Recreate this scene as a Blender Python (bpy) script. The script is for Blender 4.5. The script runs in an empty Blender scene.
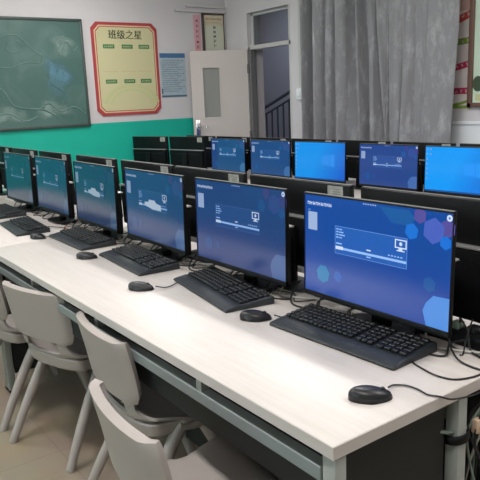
import bpy, bmesh, math, random
from mathutils import Vector, Matrix
random.seed(7)
C = bpy.context.scene.collection
PI = math.pi
DZ = 0.75                                   # desk top height above the floor

# ------------------------------------------------------------------ materials
def lin(c):
    c = c / 255.0
    return c / 12.92 if c <= 0.04045 else ((c + 0.055) / 1.055) ** 2.4
def rgb(r, g, b): return (lin(r), lin(g), lin(b), 1.0)

def mat(name, col, rough=0.5, metal=0.0, spec=0.5, noise=None, bump=None, trans=0.0, coat=0.0):
    """noise = (scale, colour2, amount, detail); bump = (scale, strength)"""
    m = bpy.data.materials.new(name); m.use_nodes = True
    nt = m.node_tree; b = nt.nodes['Principled BSDF']
    b.inputs['Base Color'].default_value = col
    b.inputs['Roughness'].default_value = rough
    b.inputs['Metallic'].default_value = metal
    b.inputs['Specular IOR Level'].default_value = spec
    b.inputs['Transmission Weight'].default_value = trans
    b.inputs['Coat Weight'].default_value = coat
    tc = nt.nodes.new('ShaderNodeTexCoord')
    if noise:
        sc, c2, amt, det = noise
        n = nt.nodes.new('ShaderNodeTexNoise'); n.inputs['Scale'].default_value = sc; n.inputs['Detail'].default_value = det
        nt.links.new(tc.outputs['Object'], n.inputs['Vector'])
        r = nt.nodes.new('ShaderNodeMapRange'); r.inputs[1].default_value = 0.35; r.inputs[2].default_value = 0.7
        r.inputs[3].default_value = 0; r.inputs[4].default_value = amt
        nt.links.new(n.outputs['Fac'], r.inputs['Value'])
        mx = nt.nodes.new('ShaderNodeMix'); mx.data_type = 'RGBA'
        mx.inputs[6].default_value = col; mx.inputs[7].default_value = c2
        nt.links.new(r.outputs[0], mx.inputs[0]); nt.links.new(mx.outputs[2], b.inputs['Base Color'])
    if bump:
        n2 = nt.nodes.new('ShaderNodeTexNoise'); n2.inputs['Scale'].default_value = bump[0]; n2.inputs['Detail'].default_value = 4
        nt.links.new(tc.outputs['Object'], n2.inputs['Vector'])
        bp = nt.nodes.new('ShaderNodeBump'); bp.inputs['Strength'].default_value = bump[1]; bp.inputs['Distance'].default_value = 0.003
        nt.links.new(n2.outputs['Fac'], bp.inputs['Height']); nt.links.new(bp.outputs['Normal'], b.inputs['Normal'])
    return m

def emit(name, col, strength=1.0, obj_tint=False, col2=None, rough=0.16):
    """a lit display surface under satin glass; object colour is the panel's own brightness"""
    m = bpy.data.materials.new(name); m.use_nodes = True
    nt = m.node_tree; b = nt.nodes['Principled BSDF']
    b.inputs['Base Color'].default_value = (0.006, 0.006, 0.008, 1)
    b.inputs['Roughness'].default_value = rough; b.inputs['Specular IOR Level'].default_value = .7
    b.inputs['Emission Strength'].default_value = strength
    src = None
    if col2:
        tc = nt.nodes.new('ShaderNodeTexCoord'); sp = nt.nodes.new('ShaderNodeSeparateXYZ')
        nt.links.new(tc.outputs['Object'], sp.inputs[0])
        a = nt.nodes.new('ShaderNodeMath'); a.operation = 'MULTIPLY_ADD'; a.inputs[1].default_value = col2[1]; a.inputs[2].default_value = col2[3]
        nt.links.new(sp.outputs['X'], a.inputs[0])
        a2 = nt.nodes.new('ShaderNodeMath'); a2.operation = 'MULTIPLY_ADD'; a2.inputs[1].default_value = col2[2]; a2.use_clamp = True
        nt.links.new(sp.outputs['Z'], a2.inputs[0]); nt.links.new(a.outputs[0], a2.inputs[2])
        mx = nt.nodes.new('ShaderNodeMix'); mx.data_type = 'RGBA'
        mx.inputs[6].default_value = col; mx.inputs[7].default_value = col2[0]
        nt.links.new(a2.outputs[0], mx.inputs[0]); src = mx.outputs[2]
    if obj_tint:
        oi = nt.nodes.new('ShaderNodeObjectInfo')
        mm = nt.nodes.new('ShaderNodeMix'); mm.data_type = 'RGBA'; mm.blend_type = 'MULTIPLY'; mm.inputs[0].default_value = 1
        if src: nt.links.new(src, mm.inputs[6])
        else: mm.inputs[6].default_value = col
        nt.links.new(oi.outputs['Alpha' if obj_tint == 'alpha' else 'Color'], mm.inputs[7]); src = mm.outputs[2]
    if src: nt.links.new(src, b.inputs['Emission Color'])
    else: b.inputs['Emission Color'].default_value = col
    return m

M = {}
M['black'] = mat('black_plastic', rgb(9, 10, 13), 0.5, spec=.25)
M['black_satin'] = mat('black_satin_plastic', rgb(24, 25, 28), 0.38)
M['black_matte'] = mat('black_matte_plastic', rgb(8, 9, 13), 0.6, spec=.2, bump=(900, 0.15))
M['key'] = mat('key_plastic', rgb(28, 30, 33), 0.4)
M['kbd'] = mat('keyboard_plastic', rgb(40, 45, 49), 0.45)
M['silver'] = mat('silver_trim', rgb(190, 190, 190), 0.35, 0.6)
M['greyedge'] = mat('dark_grey_bezel_edge', rgb(120, 120, 118), 0.4)
M['tag'] = mat('grey_tag_paper', rgb(170, 172, 165), 0.6, noise=(60, rgb(120, 124, 118), 0.8, 2))
M['white_label'] = mat('white_label_paper', rgb(240, 240, 238), 0.6)
M['top'] = None
M['desk_edge'] = mat('desk_edge_band', rgb(198, 191, 186), 0.45)
M['steel'] = mat('powder_coated_grey_steel', rgb(158, 161, 156), 0.45)
M['rail_steel'] = mat('brushed_grey_rail', rgb(128, 136, 136), 0.4)
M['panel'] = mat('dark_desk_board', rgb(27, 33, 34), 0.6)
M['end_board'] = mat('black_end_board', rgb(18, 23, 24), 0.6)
M['chair'] = mat('grey_polypropylene', rgb(170, 161, 156), 0.42, bump=(500, 0.08))
M['cable'] = mat('black_cable', rgb(30, 30, 32), 0.5)
M['cable_white'] = mat('pale_cable', rgb(205, 203, 195), 0.5)
M['cable_green'] = mat('grey_green_cable', rgb(120, 135, 125), 0.5)
M['wall'] = mat('white_wall_paint', rgb(216, 213, 214), 0.7, noise=(1.3, rgb(204, 200, 203), 0.6, 3), bump=(120, 0.1))
M['dado'] = mat('teal_wall_paint', rgb(24, 186, 162), 0.45, noise=(2.0, rgb(20, 176, 154), 0.6, 3))
M['ceil'] = mat('ceiling_paint', rgb(228, 228, 226), 0.8)
M['door'] = mat('beige_door_paint', rgb(205, 196, 190), 0.5)
M['frame_grey'] = mat('grey_door_frame', rgb(120, 118, 118), 0.5)
M['frame_light'] = mat('pale_door_frame', rgb(196, 196, 194), 0.5)
M['chrome'] = mat('brushed_chrome', rgb(210, 210, 212), 0.2, 1.0)
M['glass'] = mat('clear_pane', rgb(225, 232, 232), 0.05, trans=1.0)
M['frosted'] = mat('frosted_door_pane', rgb(172, 175, 168), 0.4, trans=.4)
M['hall'] = mat('hall_wall_paint', rgb(160, 163, 180), 0.7)
M['hall_light'] = mat('hall_pale_paint', rgb(196, 190, 190), 0.7)
M['rail'] = mat('dark_rail_paint', rgb(92, 100, 116), 0.45)
M['red'] = mat('red_frame_print', rgb(178, 66, 70), 0.5)
M['gold'] = mat('cream_border_print', rgb(222, 198, 160), 0.5)
M['poster'] = mat('pale_yellow_print', rgb(208, 203, 160), 0.5)
M['poster_arc'] = mat('pale_green_print', rgb(200, 203, 150), 0.5)
M['poster_green'] = mat('green_badge_print', rgb(70, 130, 80), 0.5)
M['ink'] = mat('dark_green_ink', rgb(66, 84, 62), 0.6)
M['redline'] = mat('faint_red_print', rgb(205, 160, 120), 0.6)
M['notice'] = mat('blue_grey_notice_paper', rgb(176, 192, 202), 0.5, noise=(25, rgb(160, 180, 192), 0.8, 2))
M['notice_blue'] = mat('blue_print', rgb(74, 116, 158), 0.5)
M['notice_dark'] = mat('dark_print', rgb(84, 104, 118), 0.5)
M['board_frame'] = mat('aluminium_board_frame', rgb(74, 86, 82), 0.45, 0.1)
M['pink'] = mat('pink_paper', rgb(222, 170, 178), 0.6)
M['cream'] = mat('cream_paper', rgb(226, 214, 184), 0.6, noise=(6, rgb(206, 200, 176), 0.8, 2))
M['pale_green_paper'] = mat('pale_green_paper', rgb(214, 218, 198), 0.6)
M['brown'] = mat('brown_frame_wood', rgb(116, 88, 78), 0.45)
M['darkbrown'] = mat('dark_brown_frame', rgb(84, 72, 66), 0.5)
M['banner'] = mat('banner_white_print', rgb(228, 218, 214), 0.5, noise=(7, rgb(220, 205, 200), 0.7, 2))
M['banner_pink'] = mat('banner_pink_print', rgb(214, 176, 166), 0.5)
M['stripe_red'] = mat('banner_red_print', rgb(205, 82, 70), 0.5)
M['stripe_green'] = mat('banner_green_print', rgb(132, 160, 72), 0.5)
M['stripe_magenta'] = mat('banner_magenta_print', rgb(186, 50, 86), 0.5)
M['white'] = mat('white_satin_paint', rgb(236, 240, 242), 0.45)
M['mint'] = mat('mint_print', rgb(206, 226, 206), 0.5)
M['beige_plug'] = mat('beige_plug_plastic', rgb(214, 184, 160), 0.5)
M['lampbody'] = mat('lamp_housing', rgb(235, 235, 235), 0.5)

def desk_top_mat():
    m = mat('pale_woodgrain_laminate', rgb(232, 224, 216), 0.38)
    nt = m.node_tree; b = nt.nodes['Principled BSDF']
    tc = nt.nodes.new('ShaderNodeTexCoord'); mp = nt.nodes.new('ShaderNodeMapping')
    mp.inputs['Scale'].default_value = (3.0, 60.0, 3.0)
    nt.links.new(tc.outputs['Object'], mp.inputs[0])
    n = nt.nodes.new('ShaderNodeTexNoise'); n.inputs['Scale'].default_value = 1.6; n.inputs['Detail'].default_value = 5; n.inputs['Roughness'].default_value = 0.65
    nt.links.new(mp.outputs[0], n.inputs['Vector'])
    r = nt.nodes.new('ShaderNodeMapRange'); r.inputs[1].default_value = 0.35; r.inputs[2].default_value = 0.72
    nt.links.new(n.outputs['Fac'], r.inputs['Value'])
    mx = nt.nodes.new('ShaderNodeMix'); mx.data_type = 'RGBA'
    mx.inputs[6].default_value = rgb(214, 207, 202); mx.inputs[7].default_value = rgb(203, 195, 189)
    nt.links.new(r.outputs[0], mx.inputs[0]); nt.links.new(mx.outputs[2], b.inputs['Base Color'])
    return m
M['top'] = desk_top_mat()

def floor_mat():
    m = mat('beige_floor_tile', rgb(150, 138, 124), 0.35)
    nt = m.node_tree; b = nt.nodes['Principled BSDF']
    tc = nt.nodes.new('ShaderNodeTexCoord')
    br = nt.nodes.new('ShaderNodeTexBrick'); br.offset = 0
    br.inputs['Scale'].default_value = 1.0; br.inputs['Brick Width'].default_value = 0.8; br.inputs['Row Height'].default_value = 0.8
    br.inputs['Mortar Size'].default_value = 0.003
    br.inputs['Color1'].default_value = rgb(160, 144, 126); br.inputs['Color2'].default_value = rgb(158, 142, 124); br.inputs['Mortar'].default_value = rgb(148, 132, 115)
    nt.links.new(tc.outputs['Object'], br.inputs['Vector'])
    n = nt.nodes.new('ShaderNodeTexNoise'); n.inputs['Scale'].default_value = 4; n.inputs['Detail'].default_value = 6
    nt.links.new(tc.outputs['Object'], n.inputs['Vector'])
    mx = nt.nodes.new('ShaderNodeMix'); mx.data_type = 'RGBA'; mx.blend_type = 'MULTIPLY'; mx.inputs[0].default_value = 0.35
    nt.links.new(br.outputs['Color'], mx.inputs[6]); nt.links.new(n.outputs['Color'], mx.inputs[7])
    hs = nt.nodes.new('ShaderNodeHueSaturation'); hs.inputs['Saturation'].default_value = 0.95; hs.inputs['Value'].default_value = 1.15
    nt.links.new(mx.outputs[2], hs.inputs['Color']); nt.links.new(hs.outputs[0], b.inputs['Base Color'])
    return m
M['floor'] = floor_mat()

def chalkboard_mat():
    m = mat('green_chalkboard', rgb(70, 104, 98), 0.5)
    nt = m.node_tree; b = nt.nodes['Principled BSDF']
    tc = nt.nodes.new('ShaderNodeTexCoord')
    n = nt.nodes.new('ShaderNodeTexNoise'); n.inputs['Scale'].default_value = 2.6; n.inputs['Detail'].default_value = 7; n.inputs['Distortion'].default_value = 1.2
    nt.links.new(tc.outputs['Object'], n.inputs['Vector'])
    r = nt.nodes.new('ShaderNodeMapRange'); r.inputs[1].default_value = 0.45; r.inputs[2].default_value = 0.85
    r.inputs[4].default_value = 0.55
    nt.links.new(n.outputs['Fac'], r.inputs['Value'])
    mx = nt.nodes.new('ShaderNodeMix'); mx.data_type = 'RGBA'
    mx.inputs[6].default_value = rgb(72, 106, 100); mx.inputs[7].default_value = rgb(116, 144, 138)
    nt.links.new(r.outputs[0], mx.inputs[0]); nt.links.new(mx.outputs[2], b.inputs['Base Color'])
    return m
M['board'] = chalkboard_mat()
M['chalk'] = mat('smudged_chalk', rgb(116, 146, 139), 0.9, noise=(9, rgb(78, 112, 105), 1.0, 6))
M['chalk_blue'] = mat('smudged_blue_chalk', rgb(96, 134, 144), 0.9, noise=(7, rgb(76, 110, 106), 1.0, 6))

def curtain_mat():
    m = mat('grey_velvet_curtain', rgb(150, 150, 153), 0.7)
    nt = m.node_tree; b = nt.nodes['Principled BSDF']
    b.inputs['Sheen Weight'].default_value = 0.15
    tc = nt.nodes.new('ShaderNodeTexCoord')
    mp = nt.nodes.new('ShaderNodeMapping'); mp.inputs['Scale'].default_value = (9, 9, 3.5)
    nt.links.new(tc.outputs['Object'], mp.inputs[0])
    n = nt.nodes.new('ShaderNodeTexNoise'); n.inputs['Scale'].default_value = 1.4; n.inputs['Detail'].default_value = 6; n.inputs['Roughness'].default_value = 0.7
    nt.links.new(mp.outputs[0], n.inputs['Vector'])
    r = nt.nodes.new('ShaderNodeMapRange'); r.inputs[1].default_value = 0.5; r.inputs[2].default_value = 0.75
    nt.links.new(n.outputs['Fac'], r.inputs['Value'])
    mx = nt.nodes.new('ShaderNodeMix'); mx.data_type = 'RGBA'
    mx.inputs[6].default_value = rgb(132, 132, 135); mx.inputs[7].default_value = rgb(172, 173, 176)
    nt.links.new(r.outputs[0], mx.inputs[0]); nt.links.new(mx.outputs[2], b.inputs['Base Color'])
    return m
M['curtain'] = curtain_mat()

# display materials (object colour = tint with viewing-angle dimming painted in)
S = {}
S['base'] = emit('display_blue', rgb(14, 64, 154), 1, True, (rgb(48, 82, 160), -.8, -3.4, 0.78))
S['win'] = emit('display_window_fill', rgb(34, 88, 178), 1, True)
S['line'] = emit('display_window_line', rgb(98, 142, 214), 1, True)
S['text'] = emit('display_text', rgb(206, 222, 248), 1, 'alpha')
S['bar'] = emit('display_progress_bar', rgb(150, 190, 246), 1, 'alpha')
S['card'] = emit('display_card', rgb(158, 178, 216), 1, 'alpha')
S['hexp'] = emit('display_hex_purple', rgb(74, 92, 188), 1, True)
S['hexk'] = emit('display_hex_pink', rgb(86, 72, 152), 1, True)
S['hexb'] = emit('display_hex_blue', rgb(26, 110, 212), 1, True)
S['hexd'] = emit('display_hex_navy', rgb(24, 84, 158), 1, True)
S['hexl'] = emit('display_hex_pale', rgb(70, 138, 220), 1, True)
S['teal'] = emit('display_hex_teal', rgb(28, 120, 176), 1, True)
S['desk'] = emit('display_desktop_blue', rgb(20, 150, 238), 1, True, (rgb(30, 84, 200), 2.4, -1.2, 0.35))
S['softbase'] = emit('display_soft_base', rgb(30, 66, 136), 1, True, (rgb(52, 76, 136), -.6, -3.4, 0.78))
S['softwin'] = emit('display_soft_window', rgb(36, 76, 148), 1, True)
S['softp'] = emit('display_soft_violet', rgb(46, 74, 148), 1, True)
S['softk'] = emit('display_soft_plum', rgb(58, 64, 136), 1, True)
S['softb'] = emit('display_soft_blue', rgb(32, 82, 152), 1, True)
S['softl'] = emit('display_soft_pale', rgb(66, 106, 172), 1, True)
S['softd'] = emit('display_soft_navy', rgb(28, 70, 138), 1, True)
S['softline'] = emit('display_soft_line', rgb(66, 104, 166), 1, True)
S['deskglow'] = emit('display_desktop_glow', rgb(42, 146, 238), 1, True)
M['lamp'] = emit('lamp_tube', (1, 0.98, 0.95, 1), 6)

# ------------------------------------------------------------------ mesh building
class MB:
    def __init__(s): s.v = []; s.f = []; s.m = []
    def add(s, verts, faces, mi=0):
        o = len(s.v); s.v += [tuple(p) for p in verts]
        s.f += [tuple(i + o for i in f) for f in faces]; s.m += [mi] * len(faces)
    def frombm(s, bm, mi=0):
        bm.verts.ensure_lookup_table(); bm.verts.index_update()
        s.add([v.co[:] for v in bm.verts], [[v.index for v in f.verts] for f in bm.faces], mi); bm.free()
    def box(s, c, size, bev=0.0, mi=0, seg=2, rot=None):
        bm = bmesh.new(); bmesh.ops.create_cube(bm, size=1)
        for v in bm.verts: v.co = Vector((v.co.x * size[0], v.co.y * size[1], v.co.z * size[2]))
        if bev > 0: bmesh.ops.bevel(bm, geom=bm.edges[:], offset=bev, segments=seg, affect='EDGES', profile=0.5)
        for v in bm.verts: v.co = (rot @ v.co if rot else v.co) + Vector(c)
        s.frombm(bm, mi); return s
    def bb(s, lo, hi, bev=0.0, mi=0):
        return s.box([(a + b) / 2 for a, b in zip(lo, hi)], [abs(b - a) for a, b in zip(lo, hi)], bev, mi)
    def tube(s, pts, r, seg=8, mi=0):
        pts = [Vector(p) for p in pts]; n = len(pts)
        rs = r if isinstance(r, (list, tuple)) else [r] * n
        t0 = (pts[1] - pts[0]).normalized(); ref = Vector((0, 0, 1)) if abs(t0.z) < 0.9 else Vector((1, 0, 0))
        nrm = t0.cross(ref).normalized(); V = []
        for i, p in enumerate(pts):
            t = (pts[min(i + 1, n - 1)] - pts[max(i - 1, 0)]).normalized()
            nrm = (nrm - t * nrm.dot(t)).normalized(); b = t.cross(nrm)
            for k in range(seg):
                a = 2 * PI * k / seg; V.append(p + (nrm * math.cos(a) + b * math.sin(a)) * rs[i])
        F = [(i * seg + k, i * seg + (k + 1) % seg, (i + 1) * seg + (k + 1) % seg, (i + 1) * seg + k) for i in range(n - 1) for k in range(seg)]
        F.append(tuple(range(seg - 1, -1, -1))); F.append(tuple((n - 1) * seg + k for k in range(seg)))
        s.add(V, F, mi); return s
    def curve(s, pts, r, seg=6, mi=0, sub=6):
        """Catmull-Rom tube through pts"""
        P = [Vector(p) for p in pts]; P = [P[0] * 2 - P[1]] + P + [P[-1] * 2 - P[-2]]; out = []
        for i in range(1, len(P) - 2):
            for k in range(sub):
                t = k / sub; a, b, c, d = P[i - 1:i + 3]
                out.append(0.5 * ((2 * b) + (c - a) * t + (2 * a - 5 * b + 4 * c - d) * t * t + (3 * b - a - 3 * c + d) * t ** 3))
        out.append(P[-2]); return s.tube(out, r, seg, mi)
    def poly(s, pts, mi=0): s.add(pts, [tuple(range(len(pts)))], mi); return s
    def prism(s, outline, axis, a, b, mi=0):
        """extrude a 2D outline along axis between a and b"""
        def P(u, v, w):
            return {'x': (w, u, v), 'y': (u, w, v), 'z': (u, v, w)}[axis]
        n = len(outline); V = [P(u, v, a) for u, v in outline] + [P(u, v, b) for u, v in outline]
        F = [tuple(range(n)), tuple(range(2 * n - 1, n - 1, -1))] + [(i, i + n, (i + 1) % n + n, (i + 1) % n) for i in range(n)]
        s.add(V, F, mi); return s
    def grid(s, fn, nu, nv, mi=0, skip=None):
        V = [fn(i / nu, j / nv) for j in range(nv + 1) for i in range(nu + 1)]
        F = [(j * (nu + 1) + i, j * (nu + 1) + i + 1, (j + 1) * (nu + 1) + i + 1, (j + 1) * (nu + 1) + i) for j in range(nv) for i in range(nu) if not (skip and skip(i, j))]
        s.add(V, F, mi); return s
    def mesh(s, name, mats, smooth=True, fix=True):
        me = bpy.data.meshes.new(name); me.from_pydata(s.v, [], s.f)
        for m in (mats if isinstance(mats, (list, tuple)) else [mats]): me.materials.append(m)
        me.polygons.foreach_set('material_index', s.m)
        if fix:
            bm = bmesh.new(); bm.from_mesh(me); bmesh.ops.recalc_face_normals(bm, faces=bm.faces[:]); bm.to_mesh(me); bm.free()
        if smooth:
            me.polygons.foreach_set('use_smooth', [True] * len(me.polygons)); me.set_sharp_from_angle(angle=math.radians(38))
        me.update(); return me
    def build(s, name, mats, parent=None, smooth=True, fix=True):
        o = bpy.data.objects.new(name, s.mesh(name, mats, smooth, fix)); C.objects.link(o)
        if parent: o.parent = parent
        return o

def thing(name, label, cat, loc=(0, 0, 0), rz=0, group=None):
    o = bpy.data.objects.new(name, None); C.objects.link(o); o.empty_display_size = 0.05
    o.location = loc; o.rotation_euler = (0, 0, rz); o['label'] = label; o['category'] = cat
    if group: o['group'] = group
    return o
def tag(o, label, cat, group=None):
    o['label'] = label; o['category'] = cat
    if group: o['group'] = group
    return o
def struct(o): o['kind'] = 'structure'; return o
def copy_tree(o, parent=None):
    c = o.copy(); C.objects.link(c)
    if parent: c.parent = parent
    for ch in list(o.children): copy_tree(ch, c)
    return c
def text_mesh(body, size):
    """glyph outlines as verts/faces in the XY plane, centred"""
    cu = bpy.data.curves.new('lettering', 'FONT'); cu.body = body; cu.size = size; cu.align_x = 'CENTER'; cu.align_y = 'CENTER'
    o = bpy.data.objects.new('lettering', cu); C.objects.link(o)
    me = bpy.data.meshes.new_from_object(o.evaluated_get(bpy.context.evaluated_depsgraph_get()))
    V = [v.co[:] for v in me.vertices]; F = [tuple(p.vertices) for p in me.polygons]
    bpy.data.objects.remove(o); bpy.data.curves.remove(cu); bpy.data.meshes.remove(me)
    return V, F

# ------------------------------------------------------------------ camera
f_px, pitch, yaw, roll = 640.616, 0.215197, 0.950196, -0.043403
Fw = Vector((-math.sin(yaw) * math.cos(pitch), math.cos(yaw) * math.cos(pitch), -math.sin(pitch)))
R0 = Vector((math.cos(yaw), math.sin(yaw), 0)); U0 = R0.cross(Fw)
cr, sr = math.cos(roll), math.sin(roll)
Rr = R0 * cr + U0 * sr; Ur = U0 * cr - R0 * sr
cd = bpy.data.cameras.new('camera'); cam = bpy.data.objects.new('camera', cd); C.objects.link(cam)
cd.sensor_width = 36; cd.lens = 36 * f_px / 480; cd.clip_start = 0.05; cd.clip_end = 60
cam.matrix_world = Matrix(((Rr.x, Ur.x, -Fw.x, 0.85003), (Rr.y, Ur.y, -Fw.y, -0.77665), (Rr.z, Ur.z, -Fw.z, 0.65556 + DZ), (0, 0, 0, 1)))
bpy.context.scene.camera = cam

# ------------------------------------------------------------------ room
XB, YR, YL, XF, HC = -5.65, 3.8, -2.7, 3.0, 2.95    # back wall, right wall, left wall, front wall, ceiling
struct(MB().bb((XB - 0.2, YL - 0.2, -0.12), (XF + 0.2, YR + 0.22, 0)).build('floor', M['floor'], smooth=False))
struct(MB().bb((XB - 0.2, YL - 0.2, HC), (XF + 0.2, YR + 0.22, HC + 0.1)).build('ceiling', M['ceil'], smooth=False))
DADO = 1.225
wb = MB(); wb.bb((XB - 0.15, YL, 0), (XB, YR, DADO), mi=1); wb.bb((XB - 0.15, YL, DADO), (XB, YR, HC), mi=0)
struct(wb.build('wall_back', [M['wall'], M['dado']], smooth=False))
wl = MB()                                                         # left wall with two window openings (behind the camera)
wins = [(-4.6, -2.6), (-1.4, 0.6)]
wl.bb((XB, YL - 0.15, 0), (XF, YL, 0.9), mi=1); wl.bb((XB, YL - 0.15, 2.4), (XF, YL, HC))
xs = [XB] + [v for w in wins for v in w] + [XF]
for a, b in zip(xs[0::2], xs[1::2]): wl.bb((a, YL - 0.15, 0.9), (b, YL, 2.4))
struct(wl.build('wall_left', [M['wall'], M['dado']], smooth=False))
for i, (a, b) in enumerate(wins):
    w = MB()
    for x0, x1, z0, z1 in ((a, a + .05, .9, 2.4), (b - .05, b, .9, 2.4), (a, b, .9, .95), (a, b, 2.35, 2.4), ((a + b) / 2 - .025, (a + b) / 2 + .025, .9, 2.4)):
        w.bb((x0, YL - 0.1, z0), (x1, YL - 0.05, z1))
    wo = struct(w.build('window_%d' % (i + 2), M['white'], smooth=False))
    MB().bb((a + .05, YL - 0.078, .95), (b - .05, YL - 0.072, 2.35)).build('pane', M['glass'], wo, smooth=False)
struct(MB().bb((XF, YL, 0), (XF + 0.15, YR, HC)).build('wall_front', M['wall'], smooth=False))
DX0, DX1, DTOP = -5.235, -4.485, 2.355
wr = MB()
wr.bb((XB - 0.15, YR, 0), (DX0, YR + 0.2, HC)); wr.bb((DX1, YR, 0), (XF, YR + 0.2, HC)); wr.bb((DX0, YR, DTOP), (DX1, YR + 0.2, HC))
struct(wr.build('wall_right', M['wall'], smooth=False))
struct(MB().bb((-2.62, YR - 0.02, 0), (XF, YR, 1.155), 0.003).build('trim_1', M['white'], smooth=False))
struct(MB().bb((-2.62, YR - 0.035, 1.135), (XF, YR - 0.02, 1.16), 0.003).build('trim_2', M['white'], smooth=False))
struct(MB().bb((XB, YL, 0), (XB + 0.012, YR, 0.1)).build('baseboard_back', M['darkbrown'], smooth=False))
struct(MB().bb((XB, 3.1, 2.40), (XB + 0.03, YR, 2.425), 0.004).build('trim_3', M['wall'], smooth=False))
struct(MB().bb((XB, 3.25, 2.455), (XB + 0.03, YR, 2.475), 0.004).build('trim_4', M['wall'], smooth=False))

# stairwell beyond the door
hx0, hx1, hy1 = -7.4, -4.3, 5.7
struct(MB().bb((hx0, YR + 0.2, -0.1), (hx1, hy1, 0)).build('floor_stairwell', M['floor'], smooth=False))
struct(MB().bb((hx0, hy1, 0), (hx1, hy1 + 0.1, 2.9)).build('wall_stairwell_back', M['hall'], smooth=False))
struct(MB().bb((hx0 - 0.1, YR + 0.2, 0), (hx0, hy1, 2.9)).build('wall_stairwell_left', M['hall_light'], smooth=False))
struct(MB().bb((hx1, YR + 0.2, 0), (hx1 + 0.1, hy1, 2.9)).build('wall_stairwell_right', M['hall'], smooth=False))
struct(MB().bb((hx0, YR + 0.2, 2.9), (hx1, hy1, 3.0)).build('ceiling_stairwell', M['ceil'], smooth=False))
struct(MB().bb((hx0, YR + 0.19, 0), (XB - 0.14, YR + 0.26, 2.9)).build('wall_stairwell_front', M['hall_light'], smooth=False))

# door frame, transom pane and open leaf
fr = MB()
fr.bb((DX0, YR + 0.0, 0), (DX0 + 0.045, YR + 0.07, 1.985), 0.004, 0)
fr.bb((DX1 - 0.035, YR + 0.0, 0), (DX1, YR + 0.07, DTOP), 0.004, 1)
fr.bb((DX0, YR + 0.0, 1.955), (DX1, YR + 0.07, 2.0), 0.004, 1)
fr.bb((DX0, YR + 0.06, 2.0), (DX0 + 0.03, YR + 0.1, DTOP), 0.003, 1)
fr.bb((DX0, YR + 0.06, DTOP - 0.03), (DX1, YR + 0.1, DTOP), 0.003, 1)
d1 = struct(fr.build('door_1', [M['frame_grey'], M['frame_light']], smooth=False))
hall_side = MB().bb((DX0 + .001, YR + .1, 0), (DX0 + .02, YR + .2, 2.0)).build('door_reveal', M['hall_light'], d1, smooth=False)
w1 = struct(MB().bb((DX0 + 0.03, YR + 0.076, 2.0), (DX1 - 0.035, YR + 0.084, DTOP - 0.03)).build('window_1', M['glass'], smooth=False))
leaf = thing('door_leaf', 'open beige classroom door with narrow glass pane and lever handle', 'door', (-5.225, 3.78, 0), math.atan2(-0.55, -0.32))
LW, LT = 0.655, 0.04                       # leaf: local x from hinge to free edge, face towards the room at +y
lf = MB()
px0, px1, pz0, pz1 = 0.325, 0.52, 1.215, 1.78
for x0, x1, z0, z1 in ((0, px0, .01, 1.965), (px1, LW, .01, 1.965), (px0, px1, .01, pz0), (px0, px1, pz1, 1.965)): lf.bb((x0, -LT, z0), (x1, 0, z1))
lf.build('panel', M['door'], leaf, smooth=False)
bead = MB()
for x0, x1, z0, z1 in ((px0 - .012, px0 + .006, pz0 - .012, pz1 + .012), (px1 - .006, px1 + .012, pz0 - .012, pz1 + .012), (px0, px1, pz0 - .012, pz0 + .006), (px0, px1, pz1 - .006, pz1 + .012)):
    bead.bb((x0, -LT - .006, z0), (x1, 0.006, z1), 0.002)
bead.build('glazing_bead', M['door'], leaf, smooth=False)
MB().bb((px0, -.024, pz0), (px1, -.018, pz1)).build('glass_pane', M['frosted'], leaf, smooth=False)  # pale cloudy colour stands in for a reflection on the glass
for sg in (1, -1):
    h = MB(); h.box((LW - .055, (0.003 if sg > 0 else -LT - .003), 1.10), (.05, .008, .2), .003)
    ho = h.build('handle_plate', M['chrome'], leaf)
    y0 = 0.005 if sg > 0 else -LT - .005
    MB().curve([(LW - .055, y0, 1.125), (LW - .055, y0 + sg * .045, 1.125), (LW - .075, y0 + sg * .052, 1.125), (LW - .17, y0 + sg * .05, 1.12)], .009, 10).build('lever', M['chrome'], ho)
for z in (.25, 1.0, 1.75):
    MB().tube([(0.0, 0.004, z - .05), (0.0, 0.004, z + .05)], .009, 10).build('hinge', M['frame_grey'], leaf)

# stair railing seen through the door
rl = thing('stair_railing', 'dark sloping stair railing in the stairwell beyond the open door', 'railing', (-6.45, 5.0, 0))
def rz_(x): return 1.277 + (x + 6.502) * 0.36
MB().tube([(-.55, 0, rz_(-7.0)), (1.6, 0, rz_(-4.85))], .024, 10).build('handrail', M['rail'], rl)
MB().tube([(-.55, 0, rz_(-7.0) - .1), (1.6, 0, rz_(-4.85) - .1)], .015, 8).build('lower_rail', M['rail'], rl)
for k in range(17):
    x = -.5 + k * .125
    MB().bb((x - .009, -.009, 0), (x + .009, .009, rz_(x - 6.45) - .1)).build('baluster', M['rail'], rl, smooth=False)

# ------------------------------------------------------------------ blackboard
bd = thing('blackboard', 'green chalkboard with smudged chalk drawings on the back wall', 'blackboard', (XB, -0.3, 1.75))
BL, BR_, BZ0, BZ1 = -1.75, 2.27, -0.53, 0.51        # local y and z extents
MB().bb((0.0, BL, BZ0), (0.022, BR_, BZ1)).build('writing_surface', M['board'], bd, smooth=False)
fb = MB()
fb.bb((0, BL - .02, BZ1 - .012), (.032, BR_ + .018, BZ1 + .018), .008); fb.bb((0, BL - .02, BZ0 - .018), (.032, BR_ + .018, BZ0 + .012), .008)
fb.bb((0, BL - .02, BZ0 - .018), (.032, BL + .012, BZ1 + .018), .008); fb.bb((0, BR_ - .012, BZ0 - .018), (.032, BR_ + .018, BZ1 + .018), .008)
fb.build('frame', M['board_frame'], bd)
ck = MB()
def chalk(pts, r, mi=0): ck.curve([(0.022, y, z) for y, z in pts], r, 6, mi)
chalk([(1.35, .25), (1.45, .33), (1.58, .36), (1.68, .30), (1.75, .22), (1.84, .16), (1.80, .10), (1.66, .10), (1.52, .05), (1.36, .07)], .006)
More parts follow.
